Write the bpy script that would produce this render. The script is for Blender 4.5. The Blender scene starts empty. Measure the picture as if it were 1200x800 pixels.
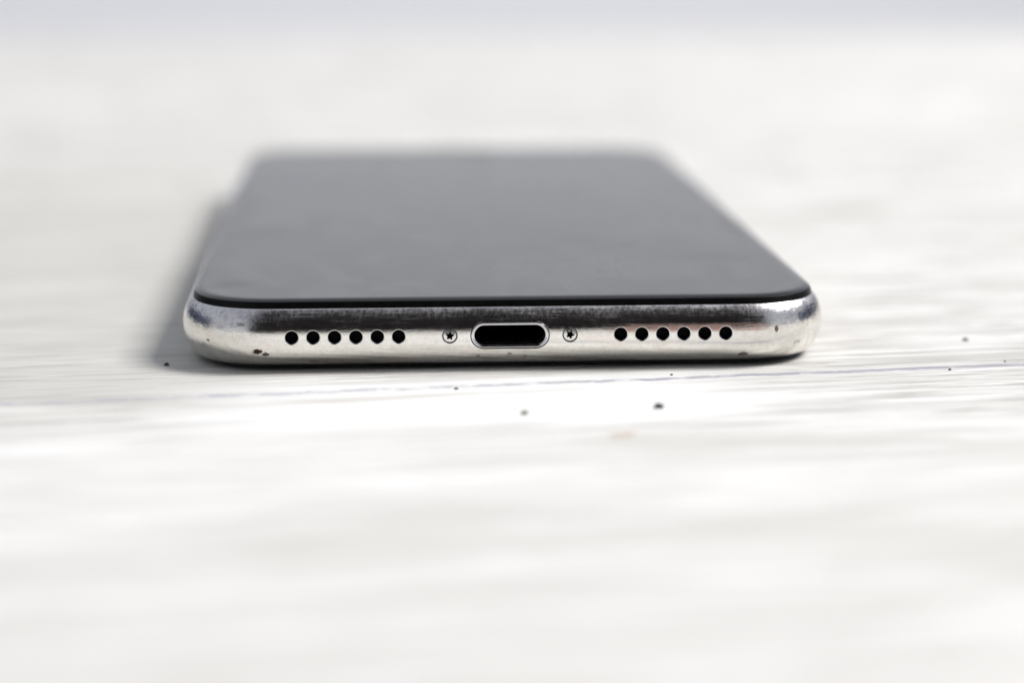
import bpy, bmesh, math, random
from mathutils import Vector, Matrix, noise
from mathutils.geometry import delaunay_2d_cdt

random.seed(7)
S = 0.001                      # everything below is written in millimetres
sc = bpy.context.scene
COL = sc.collection

# ------------------------------------------------------------------ camera
cam = bpy.data.cameras.new('camera')
cam_o = bpy.data.objects.new('camera', cam)
COL.objects.link(cam_o)
sc.camera = cam_o
YAW, PITCH, ROLL = 0.0648, 0.2018, 0.0016
fw = Vector((math.sin(YAW)*math.cos(PITCH), math.cos(YAW)*math.cos(PITCH), -math.sin(PITCH)))
rt = Vector((math.cos(YAW), -math.sin(YAW), 0))
up = rt.cross(fw)
r2 = math.cos(ROLL)*rt + math.sin(ROLL)*up
u2 = -math.sin(ROLL)*rt + math.cos(ROLL)*up
m = Matrix.Identity(4)
for i in range(3):
    m[i][0], m[i][1], m[i][2] = r2[i], u2[i], -fw[i]
m.translation = Vector((-14.705, -229.726, 50.325))*S
cam_o.matrix_world = m
cam.sensor_width = 36
cam.lens = 2579.76/1200*36
cam.clip_start = 0.005
cam.clip_end = 50
cam.dof.use_dof = True
cam.dof.focus_distance = 0.2345
cam.dof.aperture_fstop = 10.0
cam.dof.aperture_blades = 0

# ------------------------------------------------------------------ world and light
w = bpy.data.worlds.new('World')
sc.world = w
w.use_nodes = True
bg = w.node_tree.nodes['Background']
bg.inputs['Color'].default_value = (0.86, 0.90, 1.0, 1)
bg.inputs['Strength'].default_value = 0.54

def area_lamp(name, loc, target, sx, sy, power, color):
    l = bpy.data.lights.new(name, 'AREA')
    l.shape = 'RECTANGLE'; l.size = sx*S; l.size_y = sy*S
    l.energy = power; l.color = color
    o = bpy.data.objects.new(name, l)
    COL.objects.link(o)
    o.location = Vector(loc)*S
    o.rotation_euler = (Vector(target)-Vector(loc)).to_track_quat('-Z', 'Y').to_euler()
    return o
area_lamp('window_light', (1330, 170, 1560), (0, 60, 0), 750, 750, 56.0, (1.0, .975, .945))

area_lamp('wall_fill', (0, 2200, -500), (0, 2600, -60), 2600, 200, 4.0, (1.0, .98, .96))  # added fill, hidden below the table edge, to brighten the wall

sc.view_settings.view_transform = 'Standard'
sc.view_settings.look = 'None'
sc.view_settings.gamma = 1
sc.view_settings.exposure = 0.03

# ------------------------------------------------------------------ node helpers
class NT:
    def __init__(s, name):
        s.mat = bpy.data.materials.new(name); s.mat.use_nodes = True
        s.t = s.mat.node_tree; s.b = s.t.nodes['Principled BSDF']
    def node(s, typ, **kw):
        n = s.t.nodes.new(typ)
        for k, v in kw.items(): setattr(n, k, v)
        return n
    def put(s, sock, v):
        if isinstance(v, bpy.types.NodeSocket): s.t.links.new(v, sock)
        else:
            if hasattr(sock.default_value, '__len__') and len(sock.default_value) == 4 and len(v) == 3: v = (*v, 1)
            sock.default_value = v
    def math(s, op, a, b=0.0, c=0.0, clamp=False):
        n = s.node('ShaderNodeMath', operation=op, use_clamp=clamp)
        for i, v in enumerate((a, b, c)): s.put(n.inputs[i], v)
        return n.outputs[0]
    def coords(s):
        tc = s.node('ShaderNodeTexCoord')
        v = s.node('ShaderNodeVectorMath', operation='SCALE')
        s.t.links.new(tc.outputs['Object'], v.inputs[0]); v.inputs['Scale'].default_value = 1000
        return v.outputs[0]
    def mapping(s, vec, scale=(1,1,1), rot=(0,0,0), loc=(0,0,0)):
        n = s.node('ShaderNodeMapping')
        s.t.links.new(vec, n.inputs[0])
        n.inputs['Scale'].default_value = scale; n.inputs['Rotation'].default_value = rot; n.inputs['Location'].default_value = loc
        return n.outputs[0]
    def noise(s, vec, scale=1, detail=3, rough=.55, dist=0):
        n = s.node('ShaderNodeTexNoise')
        s.t.links.new(vec, n.inputs['Vector'])
        n.inputs['Scale'].default_value = scale; n.inputs['Detail'].default_value = detail
        n.inputs['Roughness'].default_value = rough; n.inputs['Distortion'].default_value = dist
        return n.outputs[0]
    def smooth(s, v, a, b, lo=0.0, hi=1.0):
        n = s.node('ShaderNodeMapRange', interpolation_type='SMOOTHSTEP')
        s.put(n.inputs['Value'], v)
        n.inputs['From Min'].default_value = a; n.inputs['From Max'].default_value = b
        n.inputs['To Min'].default_value = lo; n.inputs['To Max'].default_value = hi
        return n.outputs[0]
    def mix(s, f, a, b, typ='MIX'):
        n = s.node('ShaderNodeMix', data_type='RGBA', blend_type=typ)
        s.put(n.inputs[0], f); s.put(n.inputs[6], a); s.put(n.inputs[7], b)
        return n.outputs[2]
    def sep(s, vec):
        n = s.node('ShaderNodeSeparateXYZ'); s.t.links.new(vec, n.inputs[0]); return n.outputs
    def comb(s, x, y, z):
        n = s.node('ShaderNodeCombineXYZ')
        for i, v in enumerate((x, y, z)): s.put(n.inputs[i], v)
        return n.outputs[0]
    def bump(s, h, strength, dist):
        n = s.node('ShaderNodeBump')
        n.inputs['Strength'].default_value = strength; n.inputs['Distance'].default_value = dist
        s.put(n.inputs['Height'], h); s.t.links.new(n.outputs[0], s.b.inputs['Normal'])
    def set(s, **kw):
        for k, v in kw.items(): s.put(s.b.inputs[k.replace('_', ' ')], v)
        return s

def blob(t, x, y, cx, cy, rx, ry, wob, edge=.45):
    """0..1 spot of irregular outline round (cx,cy)."""
    dx = t.math('DIVIDE', t.math('SUBTRACT', x, cx), rx)
    dy = t.math('DIVIDE', t.math('SUBTRACT', y, cy), ry)
    d = t.math('SQRT', t.math('ADD', t.math('MULTIPLY', dx, dx), t.math('MULTIPLY', dy, dy)))
    d = t.math('ADD', d, t.math('MULTIPLY', t.math('SUBTRACT', wob, .5), 1.8))
    return t.smooth(d, 1.0, 1.0-edge)

# ------------------------------------------------------------------ materials
def mat_table():
    t = NT('whitewashed_wood')
    p = t.coords()
    g = t.mapping(p, rot=(0, 0, -math.radians(6.5)))          # grain frame: u along the grain, v across
    warp = t.noise(t.mapping(g, (.02, .06, 1)), 1, 2)
    u, v, _ = t.sep(g)
    v = t.math('ADD', v, t.math('MULTIPLY', t.math('SUBTRACT', warp, .5), 2.5))
    gv = t.comb(u, v, 0)
    macro = t.noise(t.mapping(gv, (.011, .055, 1)), 1, 3, .6)
    mid = t.noise(t.mapping(gv, (.035, .28, 1), loc=(31, 7, 0)), 1, 4, .62, .4)
    fine = t.noise(t.mapping(gv, (.045, .75, 1), loc=(3, 17, 0)), 1, 6, .68)
    hair = t.noise(t.mapping(gv, (.06, 2.6, 1), loc=(9, 1, 0)), 1, 3, .6)
    xx, yy, _ = t.sep(p)
    bare = t.math('ADD', t.smooth(t.math('ADD', yy, t.math('MULTIPLY', macro, 14)), -22, -10), .38, clamp=True)   # how far the paint is rubbed through
    # base white paint with greyer worn streaks
    c = t.mix(t.smooth(macro, .40, .60), (.785, .775, .755), (.67, .66, .635))
    c = t.mix(t.math('MULTIPLY', t.math('MULTIPLY', t.smooth(mid, .47, .66), .55), bare), c, (.58, .572, .555))
    c = t.mix(t.math('MULTIPLY', t.smooth(mid, .46, .30), .75), c, (.90, .90, .905))
    c = t.mix(t.math('MULTIPLY', t.math('MULTIPLY', t.smooth(fine, .50, .60), .85), bare), c, (.40, .39, .365))
    c = t.mix(t.math('MULTIPLY', t.math('MULTIPLY', t.smooth(hair, .53, .63), .60), bare), c, (.33, .32, .30))
    # board is greyer and rawer towards one end
    xx, yy, _ = t.sep(p)
    worn = t.math('MULTIPLY', t.smooth(t.math('ADD', xx, t.math('MULTIPLY', t.math('SUBTRACT', macro, .5), 60)), -8, -46),
                  t.math('MULTIPLY', t.smooth(yy, -17, -12), t.smooth(yy, 330, 60)))
    c = t.mix(t.math('MULTIPLY', worn, .62), c, (.50, .49, .455))
    # heavier coat of white along the middle of the board
    n1 = t.noise(t.mapping(gv, (.03, .2, 1), loc=(5, 5, 0)), 1, 3)
    v0 = t.math('SUBTRACT', yy, t.math('MULTIPLY', xx, .07))
    coat = t.math('MULTIPLY', t.smooth(t.math('ADD', v0, t.math('MULTIPLY', n1, 9)), -22, -16), t.smooth(t.math('ADD', v0, t.math('MULTIPLY', mid, 5)), 1, -3))
    coat = t.math('MULTIPLY', coat, t.math('MULTIPLY', t.smooth(xx, -42, -18), t.smooth(t.math('ADD', xx, t.math('MULTIPLY', mid, 40)), 58, 34)))
    c = t.mix(t.math('MULTIPLY', coat, .75), c, (.90, .90, .90))
    # beige smear across the grain just below the blue vein
    vb = t.math('SUBTRACT', t.math('SUBTRACT', yy, t.math('MULTIPLY', xx, .165)), -9.6)
    vb = t.math('ADD', vb, t.math('MULTIPLY', t.math('SUBTRACT', mid, .5), 4.0))
    beige = t.math('MULTIPLY', t.smooth(t.math('ABSOLUTE', vb), 1.5, .2), t.smooth(n1, .38, .58))
    c = t.mix(t.math('MULTIPLY', t.math('MULTIPLY', beige, t.smooth(xx, 22, -5)), .8), c, (.60, .58, .53))
    # thin bluish vein in the wood
    wv = t.noise(t.mapping(p, (.10, .0, 1)), 1, 4, .6)
    vein = t.math('SUBTRACT', t.math('SUBTRACT', yy, t.math('MULTIPLY', xx, .118)), -6.5)
    vein = t.math('ADD', vein, t.math('MULTIPLY', t.math('SUBTRACT', wv, .5), 2.2))
    wn = t.noise(t.mapping(p, (.35, .5, 1)), 1, 4, .7)
    vm = t.math('MULTIPLY', t.smooth(t.math('ABSOLUTE', vein), 1.3, .1), t.smooth(wn, .34, .60))
    c = t.mix(t.math('MULTIPLY', vm, .8), c, (.40, .40, .46))
    core = t.math('MULTIPLY', t.smooth(t.math('ABSOLUTE', vein), .75, .10), t.math('MULTIPLY', t.smooth(xx, -6, 20), t.smooth(wn, .30, .48)))
    c = t.mix(t.math('MULTIPLY', core, .6), c, (.25, .25, .31))
    # grey raw strip right of the phone
    v3 = t.math('SUBTRACT', t.math('SUBTRACT', yy, t.math('MULTIPLY', xx, .10)), -1.0)
    v3 = t.math('ADD', v3, t.math('MULTIPLY', t.math('SUBTRACT', mid, .5), 3.0))
    rs = t.math('MULTIPLY', t.smooth(t.math('ABSOLUTE', v3), 2.3, .8), t.smooth(xx, 28, 46))
    c = t.mix(t.math('MULTIPLY', rs, .75), c, (.46, .455, .43))
    # tiny dark specks and two tan stains
    sp = t.noise(t.mapping(p, (.9, .9, 1)), 1, 2, .6)
    c = t.mix(t.math('MULTIPLY', t.smooth(sp, .765, .80), .7), c, (.22, .2, .17))
    wob = t.noise(p, .6, 3)
    c = t.mix(t.math('MULTIPLY', blob(t, xx, yy, 8.8, -28.6, 2.2, 1.5, wob, .6), .6), c, (.50, .40, .30))
    t.set(Base_Color=c, Roughness=t.smooth(fine, .3, .8, .55, .8))
    t.b.inputs['Specular IOR Level'].default_value = .3
    h = t.math('ADD', t.math('MULTIPLY', fine, .6), t.math('ADD', t.math('MULTIPLY', hair, .35), t.math('MULTIPLY', mid, .5)))
    t.bump(t.math('SUBTRACT', h, t.math('MULTIPLY', vm, .5)), .20, .0003)
    return t.mat

def mat_steel(name, wear=1.0, base=(.84, .825, .78)):
    t = NT(name)
    p = t.coords()
    x, y, z = t.sep(p)
    n1 = t.noise(p, .45, 4, .6)
    n2 = t.noise(t.mapping(p, (2.6, 2.6, .35)), 1, 4, .6)         # short rubs running over the edge
    n3 = t.noise(t.mapping(p, (.25, .25, 9)), 1, 3, .6)          # long scratches along the frame
    n4 = t.noise(p, 9, 3, .7)
    n5 = t.noise(p, 2.2, 5, .7, .6)
    n6 = t.noise(t.mapping(p, (.16, .16, .5), loc=(4, 0, 2)), 1, 3, .6)   # broad worn patches
    n7 = t.noise(t.mapping(p, (4.5, 4.5, 1.2), loc=(1, 8, 3)), 1, 5, .75)
    top = t.smooth(t.math('ADD', z, t.math('MULTIPLY', t.math('SUBTRACT', n6, .5), 3.2)), 4.2, 6.9)
    ends = t.smooth(t.math('ABSOLUTE', x), 25, 31)
    upper = t.smooth(z, 3.6, 4.6)
    rub = t.math('ADD', t.math('MULTIPLY', n2, .68), t.math('MULTIPLY', n7, .32))
    scuff = t.math('MULTIPLY', t.math('ADD', t.math('MULTIPLY', t.smooth(rub, .32, .68), .44), .30), t.math('ADD', t.math('MULTIPLY', top, .85), .08), clamp=True)
    scuff = t.math('ADD', scuff, t.math('MULTIPLY', t.math('MULTIPLY', t.smooth(n5, .50, .64), ends), .30), clamp=True)
    r = t.math('ADD', .055, t.math('MULTIPLY', t.smooth(n1, .4, .7), .05))
    r = t.math('ADD', r, t.math('MULTIPLY', scuff, .42*wear))
    r = t.math('ADD', r, t.math('MULTIPLY', t.smooth(n3, .54, .66), .10*wear), clamp=True)
    c = t.mix(t.math('MULTIPLY', t.smooth(n5, .42, .66), .40*wear), base, (.62, .57, .51))
    c = t.mix(t.math('MULTIPLY', t.smooth(n6, .52, .66), .30*wear), c, (.72, .60, .52))
    c = t.mix(t.math('MULTIPLY', t.smooth(n4, .62, .72), .65*wear), c, (.26, .22, .20))
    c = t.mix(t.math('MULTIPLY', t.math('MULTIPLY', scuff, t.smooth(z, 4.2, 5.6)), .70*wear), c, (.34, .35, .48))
    refl_n = t.noise(t.mapping(p, (.42, .42, .8), loc=(2, 5, 1)), 1, 4, .65)
    refl_z = t.math('MULTIPLY', t.smooth(z, 4.0, 4.8), t.smooth(z, 6.9, 6.3))
    c = t.mix(t.math('MULTIPLY', t.math('MULTIPLY', t.smooth(refl_n, .50, .58), t.math('MULTIPLY', ends, refl_z)), .22*wear), c, (.09, .10, .20))  # dark blue reflections painted into the steel colour at the corners
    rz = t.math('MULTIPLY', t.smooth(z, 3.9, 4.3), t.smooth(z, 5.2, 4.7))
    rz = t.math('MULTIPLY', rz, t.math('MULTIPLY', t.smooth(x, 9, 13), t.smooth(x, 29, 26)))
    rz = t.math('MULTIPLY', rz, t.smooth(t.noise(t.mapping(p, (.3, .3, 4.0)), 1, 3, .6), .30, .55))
    c = t.mix(t.math('MULTIPLY', rz, .8*wear), c, (.66, .36, .30))  # reddish reflection above the right-hand holes, put into the steel colour
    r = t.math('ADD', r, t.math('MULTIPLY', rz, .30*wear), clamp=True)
    if wear > .5:
        wob = t.noise(p, 2.6, 5, .75, .8)
        front = t.smooth(y, 4, 3)
        pits = None
        for (cx, cz, rx, rz, k) in ((-26.9, 2.3, .62, .36, 1), (-26.0, 2.0, .5, .22, .9), (25.2, 1.35, .7, .30, .8),
                                    (28.8, 4.1, .28, .42, .8), (-32.2, 3.2, .25, .2, .6), (-20.9, 1.1, .7, .12, .6),
                                    (-3.4, 1.55, .3, .16, .6), (.0, 1.75, .35, .2, .55), (1.6, 1.5, .3, .12, .5),
                                    (31.4, 2.4, .5, .2, .35), (-28.6, 5.2, .5, .25, .5)):
            b = t.math('MULTIPLY', t.math('MULTIPLY', blob(t, x, z, cx, cz, rx, rz, wob, .35), k), front)
            pits = b if pits is None else t.math('MAXIMUM', pits, b)
        c = t.mix(pits, c, (.07, .035, .03))
        r = t.math('ADD', r, t.math('MULTIPLY', pits, .5), clamp=True)
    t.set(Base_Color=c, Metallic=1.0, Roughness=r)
    h = t.math('ADD', t.math('MULTIPLY', n4, .35), t.math('ADD', t.math('MULTIPLY', t.math('MULTIPLY', n2, scuff), .3), t.math('MULTIPLY', n3, .30)))
    h = t.math('ADD', h, t.math('MULTIPLY', n1, 1.0))
    h = t.math('ADD', h, t.math('MULTIPLY', t.math('MULTIPLY', n1, ends), 3.0))
    t.bump(h, .35*wear+.05, .00006)
    return t.mat

def mat_plain(name, col, rough, metal=0.0, spec=.5, ior=1.5):
    t = NT(name)
    p = t.coords()
    n = t.noise(p, 1.5, 4, .6)
    t.set(Base_Color=t.mix(n, tuple(c*.8 for c in col), tuple(min(1, c*1.2) for c in col)), Metallic=metal,
          Roughness=t.smooth(n, .3, .7, rough*.85, min(1, rough*1.15)))
    t.b.inputs['Specular IOR Level'].default_value = spec
    t.b.inputs['IOR'].default_value = ior
    return t.mat

# smudges wiped into the display's dusty film, plus darker edge strips painted in: x, y, half-widths, strength
SMUDGES_AND_DIM_EDGES = ((16.7, 36.5, 3.2, 4.5, .75), (11.5, 39, 3, 3, .4), (-29.5, 49.5, 7, 9, .6), (-30.5, 11.5, 4.0, 4.0, .7),
           (24, 26, 8, 4.5, .45), (-34, 70, 5, 70, .5), (35, 60, 6, 60, .4), (0, 141, 40, 12, .4))

def mat_glass():
    t = NT('display_glass')
    p = t.coords()
    x, y, z = t.sep(p)
    sm = t.noise(p, .045, 4, .6, .5)
    sm2 = t.noise(t.mapping(p, (.11, .05, 1), rot=(0, 0, .5)), 1, 4, .6, 1.0)
    dust = t.noise(p, 3.2, 2, .6)
    r = t.math('ADD', .05, t.math('MULTIPLY', t.smooth(sm, .42, .62), .07))
    r = t.math('ADD', r, t.math('MULTIPLY', t.smooth(sm2, .5, .66), .10))
    film = t.math('MULTIPLY', t.math('MULTIPLY', t.smooth(sm2, .40, .58), t.smooth(sm, .38, .56)), .03)
    film = t.math('ADD', film, .045)
    wob = t.noise(p, .14, 4, .65)
    for (cx, cy, rx, ry, k) in SMUDGES_AND_DIM_EDGES:
        film = t.math('MULTIPLY', film, t.math('SUBTRACT', 1.0, t.math('MULTIPLY', blob(t, x, y, cx, cy, rx, ry, wob, .95), k)))
    film = t.math('MULTIPLY', film, t.smooth(z, 7.60, 7.695))       # the curved rim stays clean
    c = t.mix(film, (.0, .0, .0), (1., 1., 1.0))
    c = t.mix(t.math('MULTIPLY', t.smooth(dust, .735, .78), .30), c, (.8, .8, .8))
    t.set(Base_Color=c, Roughness=r)
    t.b.inputs['IOR'].default_value = 1.56
    return t.mat

M_TABLE = mat_table()
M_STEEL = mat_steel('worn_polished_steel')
M_HOLE = mat_plain('bored_steel', (.80, .79, .77), .22, 1.0)
M_SCREW = mat_plain('brushed_screw_steel', (.80, .79, .76), .30, 1.0)
M_PORT = mat_plain('port_steel', (.72, .71, .72), .16, 1.0)
M_BLACK = mat_plain('matt_black_cavity', (.004, .004, .004), .8, spec=.1)
M_GASK = mat_plain('black_gasket', (.002, .002, .002), .4, spec=.15)
M_GLASS = mat_glass()
M_DARKM = mat_plain('dull_inner_steel', (.22, .21, .20), .45, 1.0)
M_BACK = mat_plain('black_back_glass', (.006, .006, .007), .12)
M_WALL = mat_plain('pale_grey_paint', (.80, .81, .85), .8, spec=.2)
M_FLOOR = mat_plain('grey_floor', (.35, .34, .33), .7)
M_FLAG = mat_plain('dark_flag', (.016, .014, .015), .9, spec=.1)
M_CRUMB = mat_plain('dark_crumb', (.085, .075, .06), .8)
M_CRUMB2 = mat_plain('olive_crumb', (.20, .19, .13), .7)

# ------------------------------------------------------------------ mesh helpers
def link(name, verts, faces, mats, parent=None, normals=None, fm=None, smooth=True, label=None):
    me = bpy.data.meshes.new(name)
    me.from_pydata([Vector(v)*S for v in verts], [], faces)
    for mt in (mats if isinstance(mats, (list, tuple)) else [mats]): me.materials.append(mt)
    if fm: me.polygons.foreach_set('material_index', fm)
    if smooth: me.polygons.foreach_set('use_smooth', [True]*len(me.polygons))
    me.update()
    if normals:
        me.normals_split_custom_set_from_vertices([Vector(n).normalized() for n in normals])
    o = bpy.data.objects.new(name, me)
    COL.objects.link(o)
    if parent: o.parent = parent
    if label: o['label'] = label
    return o

def thing(o, label, cat, group=None):
    o['label'] = label; o['category'] = cat
    if group: o['group'] = group
    return o

# ------------------------------------------------------------------ setting: wall, floor
def box(name, lo, hi, mat, bevel=0, parent=None):
    bm = bmesh.new()
    bmesh.ops.create_cube(bm, size=1)
    for v in bm.verts:
        v.co = Vector([(lo[i]+hi[i])/2 + v.co[i]*(hi[i]-lo[i]) for i in range(3)])*S
    if bevel:
        bmesh.ops.bevel(bm, geom=bm.edges[:], offset=bevel*S, segments=4, profile=.6, affect='EDGES')
    me = bpy.data.meshes.new(name); bm.to_mesh(me); bm.free()
    me.materials.append(mat)
    o = bpy.data.objects.new(name, me); COL.objects.link(o)
    if parent: o.parent = parent
    return o
wall = box('wall', (-3500, 2600, -750), (3500, 2700, 1250), M_WALL); wall['kind'] = 'structure'
floor = box('floor', (-3500, -1500, -770), (3500, 2597, -750), M_FLOOR); floor['kind'] = 'structure'

M_DARK_WALL = mat_plain('dark_slate_paint', (.055, .07, .12), .6)  # for dark side walls added out of view, mirrored in the steel corners
o = box('unseen_dark_wall', (-1900, -200, -750), (-1800, 2598, 620), M_DARK_WALL); o['kind'] = 'structure'
o = box('unseen_dark_wall', (2100, -200, -750), (2200, 2598, 760), M_DARK_WALL); o['kind'] = 'structure'

# ------------------------------------------------------------------ table
def build_table():
    root = box('table', (-900, -600, -28), (900, 560, 0), M_TABLE, 2.0)
    thing(root, 'white painted wooden tabletop with grey streaked grain under the phone', 'table')
build_table()
# black board added out of view to darken what the steel edge mirrors
def build_flag():
    th = math.radians(10)
    o = box('unseen_black_flag', (-165, -4, 1), (215, 4, 800), M_FLAG, 1.5)
    o.location = (0, -300*S, 0); o.rotation_euler = (-th, 0, 0)
    thing(o, 'matt black board added out of view behind the camera to darken steel reflections', 'board')
build_flag()

# ------------------------------------------------------------------ phone
W, L, T = 70.9, 143.6, 7.7
RC, NC = 11.0, 2.3
ZC, LIFT = 3.85, 0.04
def inset(dz, b=3.6, a=3.85, n=2.15):
    k = min(1.0, abs(dz)/a)
    return b*(1-(1-k**n)**(1/n))
def pnorm(dz, b=3.6, a=3.85, n=2.15):
    uu = b-inset(dz)
    no = uu**(n-1)/b**n; nz = math.copysign(abs(dz)**(n-1)/a**n, dz)
    l = math.hypot(no, nz) or 1
    return no/l, nz/l

def perimeter(nseg=22):
    """Rounded outline, counter-clockwise, starting at the left end of the bottom edge's straight run."""
    pts = []
    hw, hl = W/2-RC, L/2-RC
    cy = L/2
    for sx, sy in ((1, -1), (1, 1), (-1, 1), (-1, -1)):
        arc = []
        for i in range(nseg+1):
            a = math.pi/2*i/nseg
            c, s = math.cos(a)**(2/NC), math.sin(a)**(2/NC)
            nx, ny = c**(NC-1), s**(NC-1)
            l = math.hypot(nx, ny)
            arc.append(((sx*(hw+RC*c), cy+sy*(hl+RC*s)), (sx*nx/l, sy*ny/l)))
        if (sx, sy) in ((1, -1), (-1, 1)): arc.reverse()
        pts += arc
    return pts     # index 0 = right end of bottom straight; last = left end of bottom straight
PER = perimeter()
NP = len(PER)

def rings(rows, closed=True):
    """rows: (inset, z, outward part of the normal, z part)."""
    V, N, F = [], [], []
    for (ins, z, no, nz) in rows:
        for (P, Q) in PER:
            V.append((P[0]-Q[0]*ins, P[1]-Q[1]*ins, z)); N.append((Q[0]*no, Q[1]*no, nz))
    for r in range(len(rows)-1):
        for i in range(NP):
            j = (i+1) % NP
            F.append((r*NP+i, r*NP+j, (r+1)*NP+j, (r+1)*NP+i))
    return V, N, F

phone = bpy.data.objects.new('phone', None)
COL.objects.link(phone)
phone.location = (0, 0, LIFT*S)
thing(phone, 'scuffed silver-edged smartphone lying face up with its dark screen off', 'phone')

# holes in the flat-facing middle band of the bottom edge
PATCH = 1.8
HR = 0.80
hp, spn, scw = 2.268, 11.873, 6.43
hole_x = [-(spn+i*hp) for i in range(5, -1, -1)] + [spn+i*hp for i in range(6)]
screw_x = [-scw, scw]
SR = 0.84
PH, PV = 4.27, 1.50          # half size of the charging port's cut-out

def circle(cx, r, n=36): return [(cx+r*math.cos(2*math.pi*i/n), r*math.sin(2*math.pi*i/n)) for i in range(n)]
def stadium(hx, hv, n=14):
    r = hv; d = hx-hv; out = []
    for i in range(n+1):
        a = -math.pi/2+math.pi*i/n; out.append((d+r*math.cos(a), r*math.sin(a)))
    for i in range(n+1):
        a = math.pi/2+math.pi*i/n; out.append((-d+r*math.cos(a), r*math.sin(a)))
    return out

def build_frame():
    dzs = [-3.15, -3.0, -2.8, -2.6, -2.35, -2.1, -PATCH] + [-PATCH+.36*k for k in range(1, 10)] + [PATCH, 2.1, 2.35, 2.6, 2.7, 2.8, 2.87]
    rows = [(inset(d), ZC+d, *pnorm(d)) for d in dzs]
    V, N, F = rings(rows)
    # bottom straight run is the quad from the last to the first outline point: cut its middle rows out
    keep = []
    for f in F:
        r, i = divmod(f[0], NP)
        if i == NP-1 and dzs[r] >= -PATCH-1e-6 and dzs[r+1] <= PATCH+1e-6: continue
        keep.append(f)
    F = keep
    # top lip with a fine chamfer
    b0 = len(V); d = dzs[-1]
    for (ins, z, no, nz) in ((inset(d)+.08, ZC+d+.05, .3, 1), (inset(d)+.6, ZC+d+.05, 0, 1)):
        for (P, Q) in PER:
            V.append((P[0]-Q[0]*ins, P[1]-Q[1]*ins, z)); N.append((Q[0]*no, Q[1]*no, nz))
    base = (len(dzs)-1)*NP
    for a, b in ((base, b0), (b0, b0+NP)):
        for i in range(NP):
            j = (i+1) % NP
            F.append((a+i, a+j, b+j, b+i))
    # patch with real openings
    hw = W/2-RC
    loops = [circle(x, HR) for x in hole_x] + [circle(x, SR) for x in screw_x] + [stadium(PH, PV)]
    tests = [lambda x, y, c=x_: math.hypot(x-c, y) < HR for x_ in hole_x] + [lambda x, y, c=x_: math.hypot(x-c, y) < SR for x_ in screw_x]
    def in_port(x, y, g=0): return math.hypot(max(0, abs(x)-(PH-PV)), y) < PV+g
    pts, edges = [], []
    for lp in loops:
        s0 = len(pts); pts += lp
        edges += [(s0+i, s0+(i+1) % len(lp)) for i in range(len(lp))]
    rowz = [z for z in dzs if -PATCH-1e-6 <= z <= PATCH+1e-6]
    nx = 110
    for r, zz in enumerate(rowz):
        for i in range(nx+1):
            x = -hw+2*hw*i/nx
            border = r in (0, len(rowz)-1) 
            if not border:
                if any(math.hypot(x-c, zz) < HR+.12 for c in hole_x) or any(math.hypot(x-c, zz) < SR+.12 for c in screw_x) or in_port(x, zz, .12): continue
            if border and 0 < i < nx and i % 2: continue
            pts.append((x, zz))
    ring = [(-hw, -PATCH), (hw, -PATCH), (hw, PATCH), (-hw, PATCH)]
    res = delaunay_2d_cdt([Vector(q) for q in pts], edges, [], 0, 1e-5)
    vo, _, fo = res[0], res[1], res[2]
    o0 = len(V)
    for q in vo:
        V.append((q.x, inset(q.y), ZC+q.y)); no, nz = pnorm(q.y); N.append((0, -no, nz))
    for f in fo:
        cx = sum(vo[k].x for k in f)/len(f); cz = sum(vo[k].y for k in f)/len(f)
        if any(t(cx, cz) for t in tests) or in_port(cx, cz): continue
        area = sum(vo[f[k]].x*vo[f[(k+1) % len(f)]].y-vo[f[(k+1) % len(f)]].x*vo[f[k]].y for k in range(len(f)))
        f = list(f) if area > 0 else list(reversed(f))
        F.append([o0+k for k in f])
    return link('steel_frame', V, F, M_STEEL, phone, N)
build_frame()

def tube_part(name, loops, mats, fm_of, x0, cap=True, parent=phone):
    """loops: list of (outline [(x,z)], depth) going inwards; follows the curved edge at depth <= 0.15."""
    V, F, fm = [], [], []
    for (lp, d) in loops:
        for (x, z) in lp: V.append((x, inset(z)*(1 if d < .2 else 0)+d, z))
    n = len(loops[0][0])
    for r in range(len(loops)-1):
        for i in range(n):
            j = (i+1) % n
            F.append((r*n+i, r*n+j, (r+1)*n+j, (r+1)*n+i)); fm.append(fm_of[r])
    if cap: F.append([(len(loops)-1)*n+i for i in range(n)]); fm.append(fm_of[-1])
    return V, F, fm

def shade_auto(o, deg=40):
    me = o.data
    bm = bmesh.new(); bm.from_mesh(me)
    for e in bm.edges:
        if len(e.link_faces) == 2 and e.calc_face_angle(0) > math.radians(deg): e.smooth = False
    bm.to_mesh(me); bm.free()

# speaker and microphone holes: bright chamfer, short steel bore, black depth
V, F, fm = tube_part('speaker_hole', [(circle(0, HR), 0), (circle(0, HR-.085), .07), (circle(0, HR-.09), .12), (circle(0, HR-.09), .42), (circle(0, HR-.11), .46), (circle(0, HR-.11), .9)], None, [0, 0, 0, 1, 1, 1], 0)
hole0 = None
for x in hole_x:
    if hole0 is None:
        hole0 = link('speaker_hole', V, F, [M_HOLE, M_BLACK], phone, fm=fm); shade_auto(hole0); o = hole0
    else:
        o = hole0.copy(); COL.objects.link(o); o.parent = phone
    o.location = (x*S, 0, ZC*S)

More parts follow.
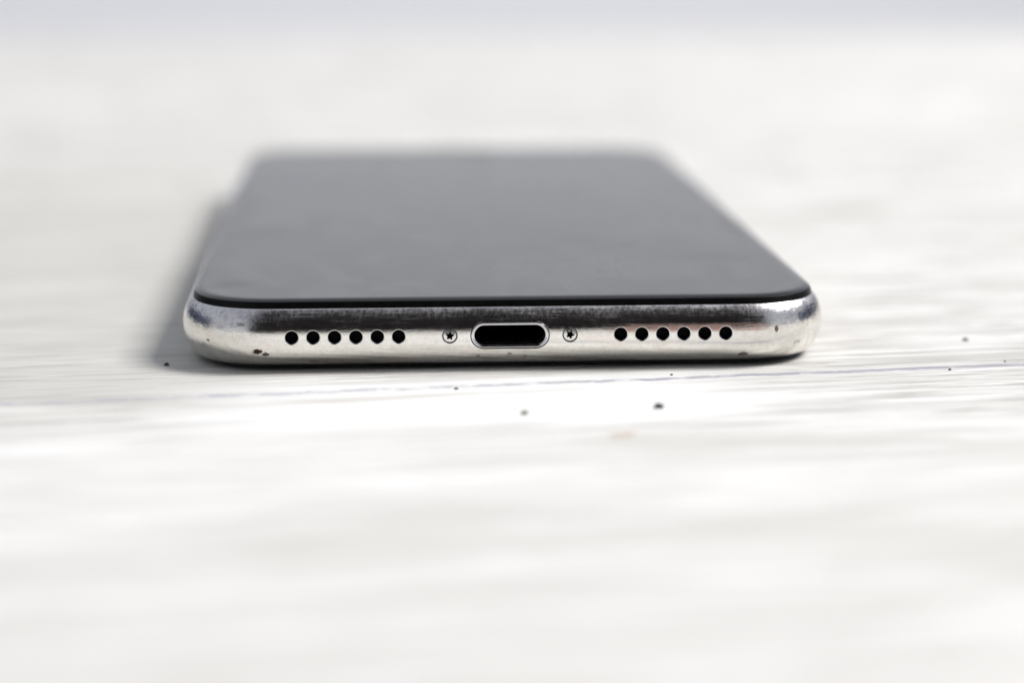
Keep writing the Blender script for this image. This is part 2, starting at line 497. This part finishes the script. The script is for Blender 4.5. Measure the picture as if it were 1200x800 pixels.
# five-lobed screws
def star(r0, r1, n=40, ph=math.pi/2):
    return [((r0+r1*math.cos(5*(2*math.pi*i/n-ph)))*math.cos(2*math.pi*i/n), (r0+r1*math.cos(5*(2*math.pi*i/n-ph)))*math.sin(2*math.pi*i/n)) for i in range(n)]
n = 40
for k, x in enumerate(screw_x):
    sroot = None
    V, F, fm = tube_part('screw', [(circle(0, SR, n), 0), (circle(0, SR-.03, n), .04), (circle(0, SR-.04, n), .30), (circle(0, SR-.10, n), .30),
                                   (circle(0, SR-.10, n), .13), (circle(0, SR-.16, n), .06), (circle(0, SR-.26, n), .03), (star(.36, .09, n), .015), (star(.345, .088, n), .05), (star(.34, .085, n), .5)],
                         None, [0, 1, 1, 0, 0, 0, 0, 0, 1, 1], 0)
    o = link('screw', V, F, [M_SCREW, M_BLACK], phone, fm=fm); shade_auto(o, 35)
    o.location = (x*S, 0, ZC*S); o.rotation_euler = (0, .3*k+.1, 0)

# charging port
port = bpy.data.objects.new('charging_port', None); COL.objects.link(port); port.parent = phone
port.location = (0, 0, ZC*S)
V, F, fm = tube_part('seam', [(stadium(PH, PV), 0), (stadium(PH-.03, PV-.03), .03), (stadium(PH-.04, PV-.04), .22), (stadium(PH-.12, PV-.12), .22)], None, [0, 1, 1], 0, cap=False)
link('port_seam', V, F, [M_PORT, M_BLACK], port, fm=fm, smooth=False)
V, F, fm = tube_part('ring', [(stadium(PH-.10, PV-.10), .23), (stadium(PH-.10, PV-.10), .07), (stadium(PH-.14, PV-.14), .02), (stadium(PH-.21, PV-.21), .0), (stadium(PH-.27, PV-.27), .03),
                              (stadium(PH-.36, PV-.36), .17), (stadium(PH-.44, PV-.42), .19), (stadium(PH-.46, PV-.44), .9)], None, [0]*7, 0, cap=False)
o = link('port_ring', V, F, [M_PORT], port, fm=fm); shade_auto(o, 60)
V, F, fm = tube_part('cavity', [(stadium(PH-.46, PV-.44), .9), (stadium(PH-.46, PV-.44), 1.7), (stadium(PH-.52, PV-.50), 1.72), (stadium(PH-.52, PV-.50), 6.0)], None, [0, 1, 1, 1], 0)
link('port_cavity', V, F, [M_DARKM, M_BLACK], port, fm=fm, smooth=False)

# back glass
rows = [(inset(d), ZC+d, *pnorm(d)) for d in (-3.17, -3.3, -3.45, -3.6, -3.72, -3.80, -3.84)]
rows = [(r[0]+.03, r[1], r[2], r[3]) for r in rows] + [(4.6, 0, 0, -1)]
V, N, F = rings(rows)
F = [tuple(reversed(f)) for f in F] + [[(len(rows)-1)*NP+i for i in reversed(range(NP))]]
link('back_glass', V, F, M_BACK, phone, N)

# black gasket between the frame and the display
i0 = inset(2.87)
rows = [(i0+.10, 6.70, 1, .3), (i0+.15, 7.05, 1, .3), (i0+.30, 7.36, 1, .3), (i0+.40, 7.42, .3, 1), (i0+.9, 7.42, 0, 1)]
V, N, F = rings(rows)
link('display_gasket', V, F, M_GASK, phone, N)

# display glass with softly curved rim
rows = []
g0 = i0+.14
for k in range(0, 13):
    a = math.radians(30+60*k/12)
    rows.append((g0+1.7*(1-math.cos(a)), 7.15+.55*math.sin(a), math.cos(a)*.55, math.sin(a)*1.7))
rows.append((g0+2.6, 7.70, 0, 1))
V, N, F = rings(rows)
F.append([(len(rows)-1)*NP+i for i in range(NP)])
N = [Vector(q).normalized() for q in N]
glass = link('display_glass', V, F, M_GLASS, phone, N)

# earpiece slot in the far notch and the side buttons
st = stadium(5.5, .6)
V = [(x, y, 0) for (x, y) in st]+[(x, y, -.02) for (x, y) in stadium(5.3, .45)]
nn = len(st)
F = [(i, (i+1) % nn, nn+(i+1) % nn, nn+i) for i in range(nn)]+[[nn+i for i in range(nn)]]
o = link('earpiece_slot', V, F, M_BLACK, phone, smooth=False); o.location = (0, 139.6*S, 7.725*S)
def button(side, y0, y1, name='side_button'):
    x = side*(W/2)
    V, F = [], []
    hl = (y1-y0)/2; st = stadium(hl, 1.2, 8)
    c = (y0+y1)/2
    for ins, out in ((0, -.2), (0, .32), (.12, .42)):
        stx = stadium(hl-ins, 1.2-ins, 8)
        V += [(x+side*out, c+a, ZC+b) for a, b in stx]
    n_ = len(st)
    for r in range(2):
        for i in range(n_):
            j = (i+1) % n_
            F.append((r*n_+i, r*n_+j, (r+1)*n_+j, (r+1)*n_+i))
    F.append([2*n_+i for i in range(n_)])
    o = link(name, V, F, M_PORT, phone, smooth=False)
    return o
button(-1, 87, 97, 'volume_button'); button(-1, 100, 110, 'volume_button'); button(-1, 116, 121.5, 'mute_switch')
button(1, 88, 105, 'power_button')

# ------------------------------------------------------------------ crumbs on the table
def crumb(x, y, r, mat, label, flat=.6):
    bm = bmesh.new()
    bmesh.ops.create_icosphere(bm, subdivisions=2, radius=1)
    sd = Vector((x*3.1, y*1.7, 5))
    for v in bm.verts:
        k = 1+.55*noise.noise(v.co*1.4+sd)
        v.co = Vector((v.co.x*k*r, v.co.y*k*r*.8, (v.co.z*k+.75)*r*flat))*S
    me = bpy.data.meshes.new('crumb'); bm.to_mesh(me); bm.free(); me.materials.append(mat)
    o = bpy.data.objects.new('crumb', me); COL.objects.link(o); o.location = (x*S, y*S, 0)
    thing(o, label, 'crumb', 'crumbs of dirt scattered on the table')
crumb(-36.9, 5.0, .30, M_CRUMB, 'black speck on the table just left of the phone\'s lower left corner')
crumb(-6.1, -8.4, .20, M_CRUMB, 'tiny dark speck in front of the phone below its left screw')
crumb(0.2, -19.8, .36, M_CRUMB2, 'pale olive crumb in front of the phone below the charging port')
crumb(13.7, -18.0, .46, M_CRUMB, 'largest dark round crumb in front of the phone on the right')
crumb(53.1, 13.3, .32, M_CRUMB, 'grey speck right of the phone, farther back than the blue-grey vein')
crumb(47.2, -2.2, .17, M_CRUMB, 'small black speck lying on the blue-grey vein right of the phone')
crumb(54.3, 1.6, .13, M_CRUMB, 'minute speck at the far right just above the blue-grey vein')
crumb(17.0, -3.0, .15, M_CRUMB, 'minute dark speck just in front of the phone under its right speaker holes')
